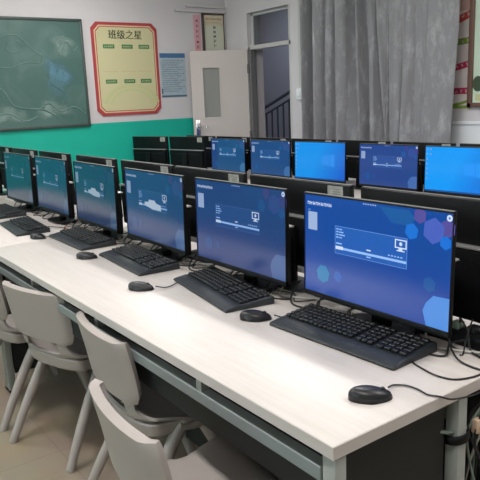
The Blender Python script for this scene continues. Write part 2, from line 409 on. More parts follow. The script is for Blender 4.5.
chalk([(1.52, .29), (1.50, .22), (1.58, .19), (1.66, .25), (1.60, .31)], .005)
chalk([(2.02, .2), (2.1, .3), (2.17, .22), (2.22, .26)], .006)
chalk([(1.3, -.1), (1.42, -.16), (1.5, -.3), (1.62, -.34), (1.8, -.36), (1.95, -.44)], .007)
chalk([(1.75, -.36), (1.86, -.3), (1.98, -.38), (2.12, -.34), (2.24, -.42)], .007)
chalk([(1.3, -.42), (1.45, -.38), (1.6, -.46), (1.74, -.42)], .006)
chalk([(1.95, .1), (1.98, 0), (1.9, -.1), (2.05, -.2), (2.0, -.3)], .005, 1)
ck.build('chalk_drawing', [M['chalk'], M['chalk_blue']], bd)
def chalk_dust(name, col):
    m = bpy.data.materials.new(name); m.use_nodes = True; nt = m.node_tree; b = nt.nodes['Principled BSDF']
    b.inputs['Base Color'].default_value = col; b.inputs['Roughness'].default_value = .9
    at = nt.nodes.new('ShaderNodeAttribute'); at.attribute_name = 'chalk_amount'
    tc = nt.nodes.new('ShaderNodeTexCoord'); n = nt.nodes.new('ShaderNodeTexNoise'); n.inputs['Scale'].default_value = 9; n.inputs['Detail'].default_value = 6
    nt.links.new(tc.outputs['Object'], n.inputs['Vector'])
    a = nt.nodes.new('ShaderNodeMath'); a.operation = 'MULTIPLY'; nt.links.new(at.outputs['Fac'], a.inputs[0]); nt.links.new(n.outputs['Fac'], a.inputs[1])
    nt.links.new(a.outputs[0], b.inputs['Alpha']); return m
M['dust'] = chalk_dust('chalk_dust', rgb(150, 176, 170)); M['dust_blue'] = chalk_dust('blue_chalk_dust', rgb(112, 158, 178))
sm = MB()
def blob(y, z, ry, rz, mi, ph):
    pts = []
    for k in range(28):
        a = 2 * PI * k / 28; w = 1 + .22 * math.sin(3 * a + ph) + .12 * math.sin(5 * a + 2 * ph) + .08 * math.sin(9 * a + ph)
        pts.append((0.0226, y + ry * w * math.cos(a), z + rz * w * math.sin(a)))
    n = len(pts); mid = [(.0226, y + (p[1] - y) * .55, z + (p[2] - z) * .55) for p in pts]
    sm.add(pts + mid + [(.0226, y, z)], [(i, (i + 1) % n, n + (i + 1) % n, n + i) for i in range(n)] + [(n + i, n + (i + 1) % n, 2 * n) for i in range(n)], mi)
    dens.extend([0.0] * n + [.95] * n + [1.1])
dens = []
blob(2.06, .27, .13, .12, 0, .4); blob(1.98, -.04, .15, .2, 1, 1.3); blob(1.9, -.36, .2, .09, 0, 2.2); blob(1.45, -.4, .22, .09, 0, 3.0)
so_ = sm.build('chalk_smudge', [M['dust'], M['dust_blue']], bd, smooth=False, fix=False)
da = so_.data.attributes.new('chalk_amount', 'FLOAT', 'POINT'); da.data.foreach_set('value', dens)

# ------------------------------------------------------------------ wall prints
def wall_text(mb, body, size, y, z, mi, x=0.0, bold=0):
    V, F = text_mesh(body, size)
    for dx in ((0, bold) if bold else (0,)):
        mb.add([(x, y + a + dx, z + b) for a, b, c in V], F, mi)
def scribble(mb, y0, y1, z, h, mi, x, n):
    """a line of tiny strokes standing in for print too small to read"""
    w = (y1 - y0) / n
    for k in range(n):
        a = y0 + k * w
        mb.bb((x - .0004, a + w * .12, z - h / 2), (x, a + w * .3, z + h / 2), mi=mi)
        mb.bb((x - .0004, a + w * .12, z + h * .15 * random.uniform(-2, 2)), (x, a + w * .82, z + h * .15 * random.uniform(-2, 2) + h * .14), mi=mi)
        mb.bb((x - .0004, a + w * .6, z - h * random.uniform(.2, .5)), (x, a + w * .75, z + h * random.uniform(.2, .5)), mi=mi)
PW, PH = 0.385, 0.482
po = thing('award_poster', 'red bordered yellow class star award poster on the back wall', 'poster', (XB + .001, 2.467, 1.779))
def octo(w, h, c): return [(-w + c, -h), (w - c, -h), (w, -h + c), (w, h - c), (w - c, h), (-w + c, h), (-w, h - c), (-w, -h + c)]
MB().prism(octo(PW, PH, .06), 'x', 0, .012).build('red_border', M['red'], po, smooth=False)
pi_ = MB()
pi_.prism(octo(PW - .03, PH - .03, .055), 'x', .012, .0132, 0)
pi_.prism(octo(PW - .043, PH - .043, .05), 'x', .0132, .0140, 1)
pi_.prism(octo(PW - .051, PH - .051, .048), 'x', .0140, .0148, 2)
pi_.build('printed_border', [M['gold'], M['red'], M['poster']], po, smooth=False)
pp = MB()
for k, rr in enumerate((.31, .25)):
    arc = []
    for i in range(25): a = PI * .06 + PI * .88 * i / 24; arc.append((.03 + math.cos(a) * rr * 1.1, -.4 + math.sin(a) * rr * .8))
    inner = [((y - .03) * .86 + .03, (z + .4) * .86 - .4) for y, z in arc][::-1]
    for i in range(24):
        o1, o2, i1, i2 = arc[i], arc[i + 1], inner[24 - i], inner[23 - i]
        pp.poly([(.0150 + k * .0002, *o1), (.0150 + k * .0002, *o2), (.0150 + k * .0002, *i2), (.0150 + k * .0002, *i1)], 0)
pp.build('arc_print', M['poster_arc'], po, smooth=False)
for z in (.235, -.125):
    for y in (-.2, .015, .215):
        bg = MB().bb((.0148, y - .065, z - .021), (.0156, y + .065, z + .021)).build('badge', M['poster_green'], po, smooth=False)
        pb = MB(); scribble(pb, y - .052, y + .052, z, .02, 0, .016, 5); pb.build('badge_lettering', M['poster'], bg, smooth=False)
for y in (-.2, .015, .215): MB().bb((.0148, y - .085, -.022), (.0154, y + .085, -.019)).build('ruled_line', M['redline'], po, smooth=False)
pt = MB(); wall_text(pt, '班级之星', .1, .0, .35, 0, .0158, .004)
pt.build('title_lettering', M['ink'], po, smooth=False, fix=False)

no = thing('notice_sheet', 'blue grey printed notice sheet beside the open door', 'notice', (XB, 3.04, 1.705))
MB().bb((0, -.165, -.24), (.004, .165, .245)).build('paper', M['notice'], no, smooth=False)
npz = MB()
npz.bb((.004, -.165, .195), (.0044, .165, .245), mi=0); npz.bb((.004, -.165, -.235), (.0044, .165, -.215), mi=1)
npz.bb((.004, -.162, -.2), (.0044, -.145, -.14), mi=1)
for r in range(15): scribble(npz, -.145, .145 - .04 * (r % 3), .165 - r * .024, .012, 1, .0046, 16)
npz.build('print', [M['notice_blue'], M['notice_dark']], no, smooth=False)

sc = thing('paper_scroll', 'narrow pink paper strip with dark characters left of the framed certificate', 'wall hanging', (XB, 3.39, 2.18))
MB().bb((0, -.045, -.24), (.006, .045, .195)).build('strip', M['pink'], sc, smooth=False)
st = MB()
for k in range(6): scribble(st, -.018, .022, .13 - k * .058, .034, 0, .0068, 1)
st.build('lettering', M['darkbrown'], sc, smooth=False)
ce = thing('framed_certificate', 'cream certificate in a dark frame above the open door leaf', 'certificate', (XB, 3.61, 2.2))
cf = MB(); cf.bb((0, -.155, -.27), (.025, -.13, .2), .003); cf.bb((0, -.155, .178), (.025, .155, .2), .003); cf.bb((0, .143, -.27), (.02, .155, .2), .003); cf.bb((0, -.155, -.27), (.025, .155, -.25), .003)
cf.build('frame', M['darkbrown'], ce)
cp = MB(); cp.bb((0, -.135, -.26), (.012, .15, .19), mi=0); cp.bb((.012, -.12, -.24), (.0125, .13, .06), mi=1)
cp.build('sheet', [M['cream'], M['pale_green_paper']], ce, smooth=False)
cl = MB()
scribble(cl, -.1, .12, .135, .03, 1, .0135, 7); scribble(cl, -.1, .1, .095, .015, 1, .0135, 9)
for k in range(5): scribble(cl, -.005, .04, .04 - k * .05, .036, 0, .0135, 1)
cl.build('lettering', [M['ink'], M['redline']], ce, smooth=False)

# conduit and switch beside the door
cn = thing('cable_conduit', 'thin white cable conduit running down the wall to a switch beside the door', 'conduit', (-4.33, YR, 0))
MB().bb((-.014, -.018, 1.5), (.014, 0, HC)).build('conduit', M['frame_light'], cn, smooth=False)
sw = MB().box((-.005, -.02, 1.44), (.075, .04, .12), .006).build('switch_box', M['white'], cn)
MB().box((-.005, -.043, 1.44), (.04, .01, .06), .003).build('rocker', M['white'], sw)

# ------------------------------------------------------------------ curtain
cu = thing('curtain', 'long grey velvet curtain hanging in folds beside the doorway', 'curtain', (-3.2, 3.62, 0))
CX0, CX1 = -0.835, 0.885
CREASE = [(.47, .06, .010), (.555, .10, .009), (.60, .05, .006), (.70, .035, .014), (.80, .03, .016), (.90, .03, .02)]
def fold(u, z):
    w = u + .010 * math.sin(z * 1.2 + 9 * u) + .006 * math.sin(2.3 * z + 20 * u)
    ph = 2 * PI * (w * 12.5 + .42 * math.sin(11 * w) + .25 * math.sin(23 * w + 1))
    left = 1 / (1 + math.exp((u - .47) / .035))              # deep gathered pleats on the left, flatter cloth on the right
    sn = math.sin(ph)
    y = left * (.072 + .022 * math.sin(17 * w + .7 * z)) * math.copysign(abs(sn) ** .75, sn)
    y += (1 - left) * (.022 * math.sin(2 * PI * w * 5.2 + .6 * z) + .010 * math.sin(2 * PI * w * 13 + z))
    for i, (c, d, ww) in enumerate(CREASE):
        q = (u - c - .012 * math.sin(z * 1.1 + i * 1.7) + .02 * (z - 1.5) * (1 if i == 1 else .2)) / (ww * (1 + .35 * math.sin(z * 1.7 + i)))
        y += d * (.75 + .25 * math.sin(z * .9 + 2 * i)) / (1 + q * q)
        y -= .4 * d * math.exp(-((q - 2.6) / 1.4) ** 2)
    return min(y - .02, .13)
def cfn(u, v):
    z = .03 + v * 2.62
    x = CX0 + (CX1 - CX0) * u - .11 * max(0, 1.9 - z) / 1.9 * max(0, u - .55) / .45 + .012 * math.sin(2 * PI * u * 12 + z)
    return (x, fold(u, z), z)
cm = MB().grid(cfn, 520, 44).build('cloth', M['curtain'], cu)
so = cm.modifiers.new('thickness', 'SOLIDIFY'); so.thickness = .004
hd = MB().grid(lambda u, v: (CX0 + (CX1 - CX0) * u, fold(u, 2.65) - .004, 2.6 + .1 * v), 520, 2).build('heading_tape', M['curtain'], cu)
MB().tube([(CX0 - .1, 0, 2.72), (CX1 + .9, 0, 2.72)], .015, 10).build('curtain_rod', M['chrome'], cu)
for x in (CX0 - .05, 0, CX1 + .8): MB().tube([(x, 0, 2.72), (x, .18, 2.72)], .01, 8).build('rod_bracket', M['chrome'], cu)

# banner and framed picture right of the curtain
bn = thing('striped_banner', 'tall white wall banner with red, green and magenta lettered bands beside the curtain', 'banner', (-2.42, YR, 1.3))
MB().bb((-.16, -.008, -.05), (.115, 0, 1.1)).build('sheet', M['banner'], bn, smooth=False)
bs = MB()
def band(z0, z1, mi, slope=.04, bow=0.0):
    n = 12; V = []; F = []
    for k in range(n + 1):
        u = k / n; x = -.16 + .275 * u; dz = slope * (u - .5) + bow * (1 - (2 * u - 1) ** 2)
        V += [(x, -.0086, z0 + dz), (x, -.0086, z1 + dz)]
    for k in range(n): F.append((2 * k, 2 * k + 2, 2 * k + 3, 2 * k + 1))
    bs.add(V, F, mi)
for z0, z1, mn, sl, bow in ((.715, 1.1, 'banner_pink', .0, .0), (.63, .69, 'stripe_red', .07, -.01), (.455, .505, 'stripe_green', .02, 0), (.265, .315, 'stripe_magenta', .05, -.005),
                            (.075, .125, 'stripe_magenta', 0, 0), (-.04, -.015, 'stripe_green', 0, 0), (-.005, .018, 'stripe_green', .04, -.015)):
    bs = MB(); band(z0, z1, 0, sl, bow); bs.build('colour_band', M[mn], bn, smooth=False, fix=False)
for z, sl in ((.66, .07), (.48, .02), (.29, .05), (.10, 0)):
    for k in range(5):
        x = -.1 + k * .045; zz = z + sl * ((x + .16) / .275 - .5)
        rr = random.Random(int(z * 1000) + k * 7); bt = MB()
        for q in range(4):
            dx, dz, an = rr.uniform(-.003, .003), rr.uniform(-.007, .007), rr.uniform(0, PI)
            bt.box((x + dx, -.0092, zz + dz), (rr.uniform(.016, .028), .0004, .0045), rot=Matrix.Rotation(an, 3, 'Y'))
        bt.build('printed_character', M['banner'], bn, smooth=False)
fp = thing('framed_picture', 'brown framed pale green picture at the right edge of the wall', 'picture', (-1.83, YR, 1.85))
ff = MB(); ff.bb((-.485, -.035, -.58), (-.445, 0, .62), .004); ff.bb((.445, -.035, -.58), (.485, 0, .62), .004); ff.bb((-.485, -.035, -.58), (.485, 0, -.545), .004); ff.bb((-.485, -.035, .585), (.485, 0, .62), .004)
ff.build('frame', M['brown'], fp)
pm = MB(); pm.bb((-.45, -.014, -.55), (.45, -.004, .59), mi=0)
pm.prism([(-.40 + .05 * math.cos(a * PI / 8), -.4 + .06 * math.sin(a * PI / 8)) for a in range(16)], 'y', -.0148, -.014, 1)
pm.prism([(-.42, -.53), (.42, -.53), (.42, -.47), (-.1, -.5), (-.42, -.48)], 'y', -.0148, -.014, 2)
pm.build('picture_sheet', [M['mint'], M['ink'], M['poster_arc']], fp, smooth=False)

# ------------------------------------------------------------------ desks
DX = 0.04
def make_desk(x0, x1, y0, y1, top, label, front, studs, end_panel=True):
    """front = +1 when the sitter's edge is at y0, -1 when at y1"""
    t = thing('computer_desk', label, 'desk', ((x0 + x1) / 2, (y0 + y1) / 2, 0), 0)
    L, W = (x1 - x0) / 2, (y1 - y0) / 2; s = -front          # s*W is the sitter's edge
    tp = MB().bb((-L, -W, top - .03), (L, W, top), .002, 0)
    tp.build('tabletop', M['top'], t)
    eb = MB()
    eb.bb((-L - .0015, s * W - .0015, top - .0285), (L + .0015, s * W + .0015, top - .0015)); eb.bb((L - .001, -W, top - .0285), (L + .0015, W, top - .0015)); eb.bb((-L - .0015, -W, top - .0285), (-L + .001, W, top - .0015))
    eb.build('edge_band', M['desk_edge'], t, smooth=False)
    for sx in (-1, 1):
        for yy in (s * (W - .022), s * (W - .415)):
            lg = MB().bb((sx * (L - .02) - .018, yy - .016, .012), (sx * (L - .02) + .018, yy + .016, top - .03), .003).build('leg', M['steel'], t)
            MB().bb((sx * (L - .02) - .02, yy - .018, 0), (sx * (L - .02) + .02, yy + .018, .014), .003).build('foot_cap', M['black'], lg)
    MB().bb((-L + .044, s * (W - .022) - .016, top - .10), (L - .044, s * (W - .022) + .016, top - .067), .003).build('front_rail', M['rail_steel'], t, smooth=False)
    MB().bb((-L + .044, s * (W - .415) - .016, top - .10), (L - .044, s * (W - .415) + .016, top - .067), .003).build('rear_rail', M['steel'], t)
    for xs_ in studs: MB().bb((xs_ - .012, s * (W - .022) - .012, top - .068), (xs_ + .012, s * (W - .022) + .012, top - .03)).build('rail_post', M['steel'], t, smooth=False)
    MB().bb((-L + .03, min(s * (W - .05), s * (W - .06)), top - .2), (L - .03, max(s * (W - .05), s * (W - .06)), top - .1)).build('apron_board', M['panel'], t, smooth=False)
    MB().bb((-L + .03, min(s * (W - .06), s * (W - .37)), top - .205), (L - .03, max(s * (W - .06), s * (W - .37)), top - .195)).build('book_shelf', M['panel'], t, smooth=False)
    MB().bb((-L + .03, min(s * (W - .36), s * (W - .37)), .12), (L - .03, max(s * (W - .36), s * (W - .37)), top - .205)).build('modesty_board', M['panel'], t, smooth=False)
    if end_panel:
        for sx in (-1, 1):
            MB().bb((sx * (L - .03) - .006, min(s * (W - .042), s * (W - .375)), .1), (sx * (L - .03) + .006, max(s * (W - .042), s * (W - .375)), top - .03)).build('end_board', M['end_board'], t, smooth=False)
    return t
make_desk(-2.34, DX, 0, .585, DZ, 'long pale woodgrain computer desk nearest the camera with grey steel frame', 1, [.69, 0.05, -.6])
make_desk(-4.75, -2.345, 0, .585, DZ, 'pale computer desk continuing to the left end of the front row', 1, [.6, 0, -.6])
make_desk(-2.34, DX, .59, 1.175, DZ, 'pale desk back to back behind the nearest desk under the reversed monitors', -1, [.6, 0, -.6])
make_desk(-4.75, -2.345, .59, 1.175, DZ, 'pale desk back to back behind the far left front desk', -1, [.6, 0, -.6])
FZ = DZ - .075; GZ = FZ
make_desk(-5.62, -2.8, 2.3, 2.9, FZ, 'pale desk of the far row under the left far monitors', 1, [.5, -.5])
make_desk(-2.795, -.6, 2.3, 2.9, FZ, 'pale desk of the far row under the right far monitors', 1, [.5, -.5])
make_desk(-5.3, -2.8, 2.905, 3.4, GZ, 'pale desk behind the far row below the left reversed monitors', -1, [.5, -.5])
make_desk(-2.795, -.6, 2.905, 3.4, GZ, 'pale desk behind the far row below the right reversed monitors', -1, [.5, -.5])

# ------------------------------------------------------------------ monitors
SW, SH, SZ0 = .527, .296, .074              # display size and height of its lower edge above the desk
def screen_mesh(kind, soft=False):
    mats = list(S.values()); ix = {k: i for i, k in enumerate(S)}
    if soft: ix.update({'base': ix['softbase'], 'win': ix['softwin'], 'hexp': ix['softp'], 'hexk': ix['softk'], 'hexb': ix['softb'], 'hexl': ix['softl'], 'hexd': ix['softd'], 'teal': ix['softb'], 'line': ix['softline']})
    b = MB(); lay = [0]
    def P(u, v, d): return (-SW / 2 + u * SW, -d + SH * (1 - v) * .024, SZ0 + SH * (1 - v))
    def quad(u0, v0, u1, v1, m, d): b.poly([P(u0, v1, d), P(u1, v1, d), P(u1, v0, d), P(u0, v0, d)], ix[m])
    def hexa(u, v, r, m, d, n=6, ph=.0): b.poly([P(u + r * .5625 * math.cos(-(2 * PI * k / n + ph)), v + r * math.sin(-(2 * PI * k / n + ph)), d) for k in range(n)], ix[m])
    def pol(pts, m, d): b.poly([P(u, v, d) for u, v in pts], ix[m])
    D = .0003
    if kind == 'desktop':
        quad(0, 0, 1, 1, 'desk', 0)
        pol([(.55, .36), (.70, .33), (.70, .62), (.55, .58)], 'deskglow', D)
        pol([(.71, .328), (.8, .31), (.8, .645), (.71, .622)], 'deskglow', D)
        for k in range(7): quad(.018, .04 + k * .11, .036, .075 + k * .11, 'card', D)
        for k in range(2): quad(.07, .04 + k * .11, .088, .075 + k * .11, 'card', D)
        quad(0, .965, 1, 1, 'hexd', D)
    else:
        quad(0, 0, 1, 1, 'base', 0)
        pol([(.56, .022), (.75, .022), (.79, .09), (.75, .16), (.64, .155)], 'hexd', D)
        hexa(.815, .055, .07, 'hexk', 2 * D, 6, .5); hexa(.768, .2, .075, 'hexb', 2 * D, 6, .3); hexa(.972, .13, .08, 'hexk', 2 * D, 6, .5)
        hexa(.897, .165, .115, 'hexp', 3 * D, 6, .45); hexa(.965, .25, .06, 'hexb', 3.5 * D, 6, .5)
        pol([(.848, .87), (.865, .80), (.907, .72), (.999, .712), (.999, .998), (.87, .998)], 'hexl', 2 * D)
        hexa(.883, .63, .07, 'hexd', 2 * D, 6, .4); hexa(.152, .79, .095, 'teal', 2 * D, 7, .2); hexa(.27, .78, .06, 'win', 2 * D, 6, .2)
        hexa(.982, .04, .028, 'text', 5 * D, 14)
        hexa(.982, .04, .010, 'hexp', 6 * D, 8)
        n = 9                                                         # title line: blurred small glyphs
        for k in range(n):
            a = .025 + k * .022
            quad(a, .066, a + .004, .098, 'text', 3 * D); quad(a, .068 + .008 * (k % 3), a + .016, .076 + .008 * (k % 3), 'text', 3 * D); quad(a + .011, .068, a + .015, .1, 'text', 3 * D)
        for k in range(6): quad(.45 + k * .016, .014, .45 + k * .016 + .010, .026, 'card', 3 * D)
        quad(.03, .17, .104, .355, 'card', 3 * D)
        quad(.03, .145, .048, .158, 'line', 3 * D)
        a0, a1, b0, b1 = .246, .746, .27, .546
        quad(a0, b0, a1, b1, 'win', 2 * D)
        for a in ((a0, b0, a1, b0 + .006), (a0, b1 - .006, a1, b1), (a0, b0, a0 + .0035, b1), (a1 - .0035, b0, a1, b1)): quad(*a, 'line', 3 * D)
        for k in range(4): quad(.256, .295 + k * .027, .274, .307 + k * .027, 'bar', 3 * D); quad(.279, .295 + k * .027, .30 + .011 * (k % 3), .307 + k * .027, 'bar', 3 * D)
        quad(.253, .476, .742, .499, 'bar', 4 * D); quad(.253, .468, .31, .501, 'text', 5 * D)
        quad(.256, .435, .30, .448, 'bar', 3 * D); quad(.48, .442, .51, .455, 'text', 4 * D); quad(.48, .508, .51, .52, 'bar', 4 * D)
        for k in range(5): quad(.625 + k * .02, .446, .625 + k * .02 + .013, .457, 'bar', 4 * D)
        for a in ((.668, .29, .742, .301), (.668, .36, .742, .371), (.668, .29, .675, .371), (.735, .29, .742, .371), (.692, .371, .716, .39), (.68, .388, .73, .398)): quad(*a, 'text', 4 * D)
        hexa(.705, .33, .018, 'text', 4 * D, 8)
        if kind == 'cloud':
            pol([(.36, .49), (.36, .44), (.43, .43), (.44, .395), (.54, .395), (.56, .43), (.64, .45), (.645, .53), (.5, .53)], 'text', 6 * D)
    return b.mesh('screen', mats, smooth=False, fix=False)
SCR = {'bright': screen_mesh('login'), 'login': screen_mesh('login', True), 'cloud': screen_mesh('cloud', True), 'desktop': screen_mesh('desktop')}

def make_monitor():
    """display faces local -y, base centred on the origin's z = desk"""
    t = thing('monitor', '-', 'monitor')
    w, z0, z1 = .2665, .0585, SZ0 + SH + .005
    def lean(mb):                                                    # whole display head leans back a little
        mb.v = [(x, y + (z - SZ0) * .024, z) for x, y, z in mb.v]; return mb
    cs = MB()                                                        # front frame with a display recess + thin back shell
    for lo, hi in (((-w, -.003, z0), (-SW / 2, .010, z1)), ((SW / 2, -.003, z0), (w, .010, z1)), ((-w, -.003, z0), (w, .010, SZ0)), ((-w, -.003, SZ0 + SH), (w, .010, z1))): cs.bb(lo, hi, .001)
    cs.bb((-w + .002, .006, z0 + .002), (w - .002, .016, z1 - .001), .004)
    lean(cs).build('casing', M['black'], t)
    lean(MB().bb((-w + .003, -.002, z1 - .001), (w - .003, .008, z1 + .0012))).build('top_edge', M['greyedge'], t, smooth=False)  # paler grey strip paints the light caught by the bezel's top face
    hs = lean(MB().bb((-.245, .014, .047), (.245, .042, .246), .008)).build('back_housing', M['black_matte'], t)
    vents = MB()
    for k in range(18): vents.bb((-.2 + k * .0235, .0415, .205), (-.2 + k * .0235 + .008, .0428, .216))
    lean(vents).build('vent_slots', M['black_satin'], hs, smooth=False)
    lean(MB().bb((-.255, .014, .246), (.255, .043, .2525), .0015)).build('ledge_strip', M['silver'], t)  # silver colour paints the highlight along the housing's ledge
    lb = lean(MB().bb((-.06, .0415, .052), (.13, .0432, .074))).build('rating_label', M['white_label'], t, smooth=False)
    lp = MB()
    for k in range(2): lp.bb((-.05, .0432, .056 + k * .006), (.1 - .03 * k, .0435, .0588 + k * .006))
    lean(lp).build('label_print', M['frame_grey'], lb, smooth=False)
    tg = lean(MB().bb((-.235, .0155, .325), (-.165, .0168, .369))).build('asset_tag', M['tag'], t, smooth=False)
    tp = MB()
    for k in range(4): tp.bb((-.225, .0168, .333 + k * .008), (-.185, .0170, .3355 + k * .008))
    lean(tp).build('tag_print', M['frame_grey'], tg, smooth=False)
    sc_ = bpy.data.objects.new('screen', SCR['login']); C.objects.link(sc_); sc_.parent = t
    nk = MB().box((0, .054, .115), (.065, .02, .21), .006).build('stand_neck', M['black'], t)
    bs_ = MB()
    out = [(.12 * math.copysign(abs(math.cos(a)) ** .6, math.cos(a)), .045 + .065 * math.copysign(abs(math.sin(a)) ** .6, math.sin(a))) for a in [2 * PI * k / 40 for k in range(40)]]
    bs_.prism(out, 'z', 0, .01); bs_.build('stand_base', M['black_satin'], t)
    return t
proto = make_monitor(); proto_used = False
def monitor(x, y, z, rz, label, group, kind='login', bright=1.0, cables=0):
    global proto_used
    t = proto if not proto_used else copy_tree(proto)
    proto_used = True
    t.location = (x, y, z); t.rotation_euler = (0, 0, rz); t['label'] = label; t['group'] = group
    for ch in t.children:
        if ch.name.split('.')[0] == 'screen':
            ch.data = SCR[kind]
            b = bright if isinstance(bright, tuple) else (bright,) * 4
            ch.color = b
    return t

G1 = 'front row monitors facing the camera'
front = [
    ('bright', (1.0, 1.0, 1.0, 1.0), 'largest black monitor nearest the camera with a bright blue login screen'),
    ('login', (.85, .72, .7, .8), 'black monitor directly left of the nearest one, dark blue screen with a thin login box'),
    ('cloud', (.75, .72, .6, .6), 'third black monitor from the near end, white patch in its dim blue login box'),
    ('cloud', (.4, .45, .34, .45), 'fourth black monitor from the near end, teal grey screen with a faint white blotch'),
    ('login', (.3, .42, .34, .35), 'fifth black monitor from the near end, narrow teal screen beside the small orange cable'),
    ('login', (.25, .3, .24, .25), 'sixth black monitor from the near end, leftmost one wholly seen in the front row'),
]
angs = [0.0, .004, -.02, -.03, -.02, .009]
mon = []
for i, (k, b, lab) in enumerate(front):
    mon.append(monitor((-.332 if i == 0 else -.337 - .616 * i), .499, DZ, angs[i], lab, G1, k, b))
G2 = 'reversed monitors behind the front row'
backs = [(-.275, 'back of the reversed black monitor at the right end, beside the nearest screen'),
         (-.85, 'back of a reversed black monitor, grey tag just above the nearest screen'),
         (-1.42, 'back of a reversed black monitor, grey tag above the second nearest screen'),
         (-1.975, 'back of a reversed black monitor, grey tag above the third nearest screen'),
         (-2.58, 'back of a reversed black monitor peeking over the fourth nearest screen before the teal gap'),
         (-3.235, 'back of a reversed black monitor peeking over the fifth nearest screen'),
         (-3.84, 'back of the reversed black monitor over the sixth nearest screen'),
         (-4.42, 'back of the leftmost reversed black monitor, cut by the left frame edge')]
for x, lab in backs: monitor(x, .708, DZ, PI, lab, G2, 'login', .8)
G3 = 'far row monitors facing the camera'
far = [(-4.465, 'login', (.8, .95, .75, .7), 0, 'leftmost lit screen of the far row, in front of the open door'),
       (-3.846, 'login', (.85, .85, .8, .7), 0, 'second lit dark blue screen of the far row, under the stair doorway'),
       (-3.232, 'desktop', (1, .92, .95, .8), .077, 'plain bright blue desktop screen of the far row, below the curtain left part'),
       (-2.539, 'login', (1, 1, 1, .8), 0, 'dark blue login screen of the far row between two bright desktop screens'),
       (-1.943, 'desktop', (.6, 1.05, 1.08, .8), .03, 'bright cyan desktop screen with icons at the right edge of the far row')]
for x, k, b, da, lab in far:
    xc = x + .2635
    monitor(xc, 2.78 + .029 * (xc + 2.5), FZ, .029 + da, lab, G3, k, b)
G4 = 'reversed monitors behind the far row'
for k, lab in enumerate(['back of the leftmost reversed monitor of the far row against the teal wall',
                         'back of the second reversed monitor of the far row in front of the door leaf',
                         'back of a reversed monitor just left of the leftmost lit far screen',
                         'back of a reversed monitor over the leftmost lit far screen',
                         'back of a reversed monitor over the second lit far screen',
                         'back of a reversed monitor over the left half of the plain bright desktop screen',
                         'back of a reversed monitor between the plain desktop screen and the far login screen',
                         'back of a reversed monitor over the far login screen',
                         'back of a reversed monitor over the cyan far screen at the right edge']):
    if k < 2: (x, y, a) = ((-5.285, 2.5, .26), (-4.745, 2.63, .17))[k]
    else: x = -5.0 + (k - 2) * .57; y = 3.03 + .029 * (x + 2.5); a = .029
    t = monitor(x, y, FZ, PI + a, lab, G4, 'login', .6)
    if k < 2: t.scale = (1, 1, 1.045)

# ------------------------------------------------------------------ keyboards and mice
def make_keyboard():
    t = thing('keyboard', '-', 'keyboard')
    b = MB()                                           # wedge body with a palm rest along the front (local -y)
    prof = [(-.098, 0), (-.103, .006), (-.096, .011), (-.05, .018), (-.045, .017), (.072, .027), (.078, .024), (.078, 0)]
    b.prism(prof, 'x', -.228, .228); o = b.build('body', M['kbd'], t)
    bv = o.modifiers.new('bevel', 'BEVEL'); bv.width = .003; bv.segments = 2; bv.limit_method = 'ANGLE'
    def zt(y): return .0175 + (y + .045) * (.0095 / .117)
    def block(name, x0, cols, rows, y0=-.036, pitch=.0187, wide=()):
        k = MB()
        for r in range(rows):
            y = y0 + r * .0187
            for c in range(cols):
                k.box((x0 + (c + .5) * pitch, y, zt(y) + .004), (pitch - .0035, .0152, .009), .002, seg=1)
        k.build(name, M['key'], t)
    block('letter_keys', -.218, 14, 6); block('navigation_keys', .056, 3, 6); block('number_keys', .124, 4, 6, pitch=.0235)
    lt = MB()
    for k in range(3): lt.box((.15 + k * .02, .075, zt(.07) - .0005), (.006, .002, .001))
    lt.build('status_lights', M['white_label'], t, smooth=False)
    return t
kproto = make_keyboard()
kb = [(-.345, .44, .045, 'black keyboard under the nearest monitor at the desk end'),
      (-.955, .432, -.16, 'black keyboard under the second nearest monitor'),
      (-1.563, .418, -.075, 'black keyboard under the third nearest monitor'),
      (-2.167, .415, -.02, 'black keyboard under the fourth nearest monitor'),
      (-2.75, .315, -.09, 'black keyboard lying nearer the desk edge under the fifth nearest monitor'),
      (-3.4, .385, -.03, 'black keyboard under the sixth nearest monitor at the left edge')]
def desk_cable(parent, pts, r=.0022, m='cable', name='cable'):
    """pts are in room coordinates; parent's own transform is undone"""
    inv = (Matrix.Translation(parent.location) @ parent.rotation_euler.to_matrix().to_4x4()).inverted()
    return MB().curve([inv @ Vector(p) for p in pts], r, 6).build(name, M[m], parent)
kbs = []
for i, (x, y, a, lab) in enumerate(kb):
    t = kproto if i == 0 else copy_tree(kproto)
    t.location = (x, y, DZ); t.rotation_euler = (0, 0, a); t['label'] = lab; t['group'] = 'keyboards on the front row'
    kbs.append(t)
def make_mouse():
    t = thing('mouse', '-', 'mouse')
    L, W, H = .049, .028, .025
    b = MB()
    def fn(u, v):                                      # u around, v from belly to crown
        a = 2 * PI * u; w = W * (1 - .10 * math.cos(a + PI / 2 + PI) ** 2)
        k = math.cos(v * PI / 2) ** .75
        x = w * math.cos(a) * k; y = L * math.sin(a) * k
        z = .003 + H * math.sin(v * PI / 2) ** .8 * (1 - .18 * (y / L)) * 1.0
        return (x, y - .006 * math.sin(v * PI / 2), z)
    b.grid(fn, 36, 12)
    b.poly([(W * math.cos(2 * PI * k / 36) * (1 - .10 * math.cos(2 * PI * k / 36 + PI * 1.5) ** 2), L * math.sin(2 * PI * k / 36), .0) for k in range(36)])
    b.tube([(0, 0, 0), (0, 0, .003)], .03, 24)
    b.build('shell', M['black_satin'], t)
    MB().tube([(-.0035, .027, .0195), (.0035, .027, .0195)], .0065, 14).build('scroll_wheel', M['kbd'], t)
    sp = MB(); sp.curve([(0, .045, .012), (0, .040, .016), (0, .034, .0195)], .0009, 5)
    sp.build('button_seam', M['black_matte'], t)
    return t
mproto = make_mouse()
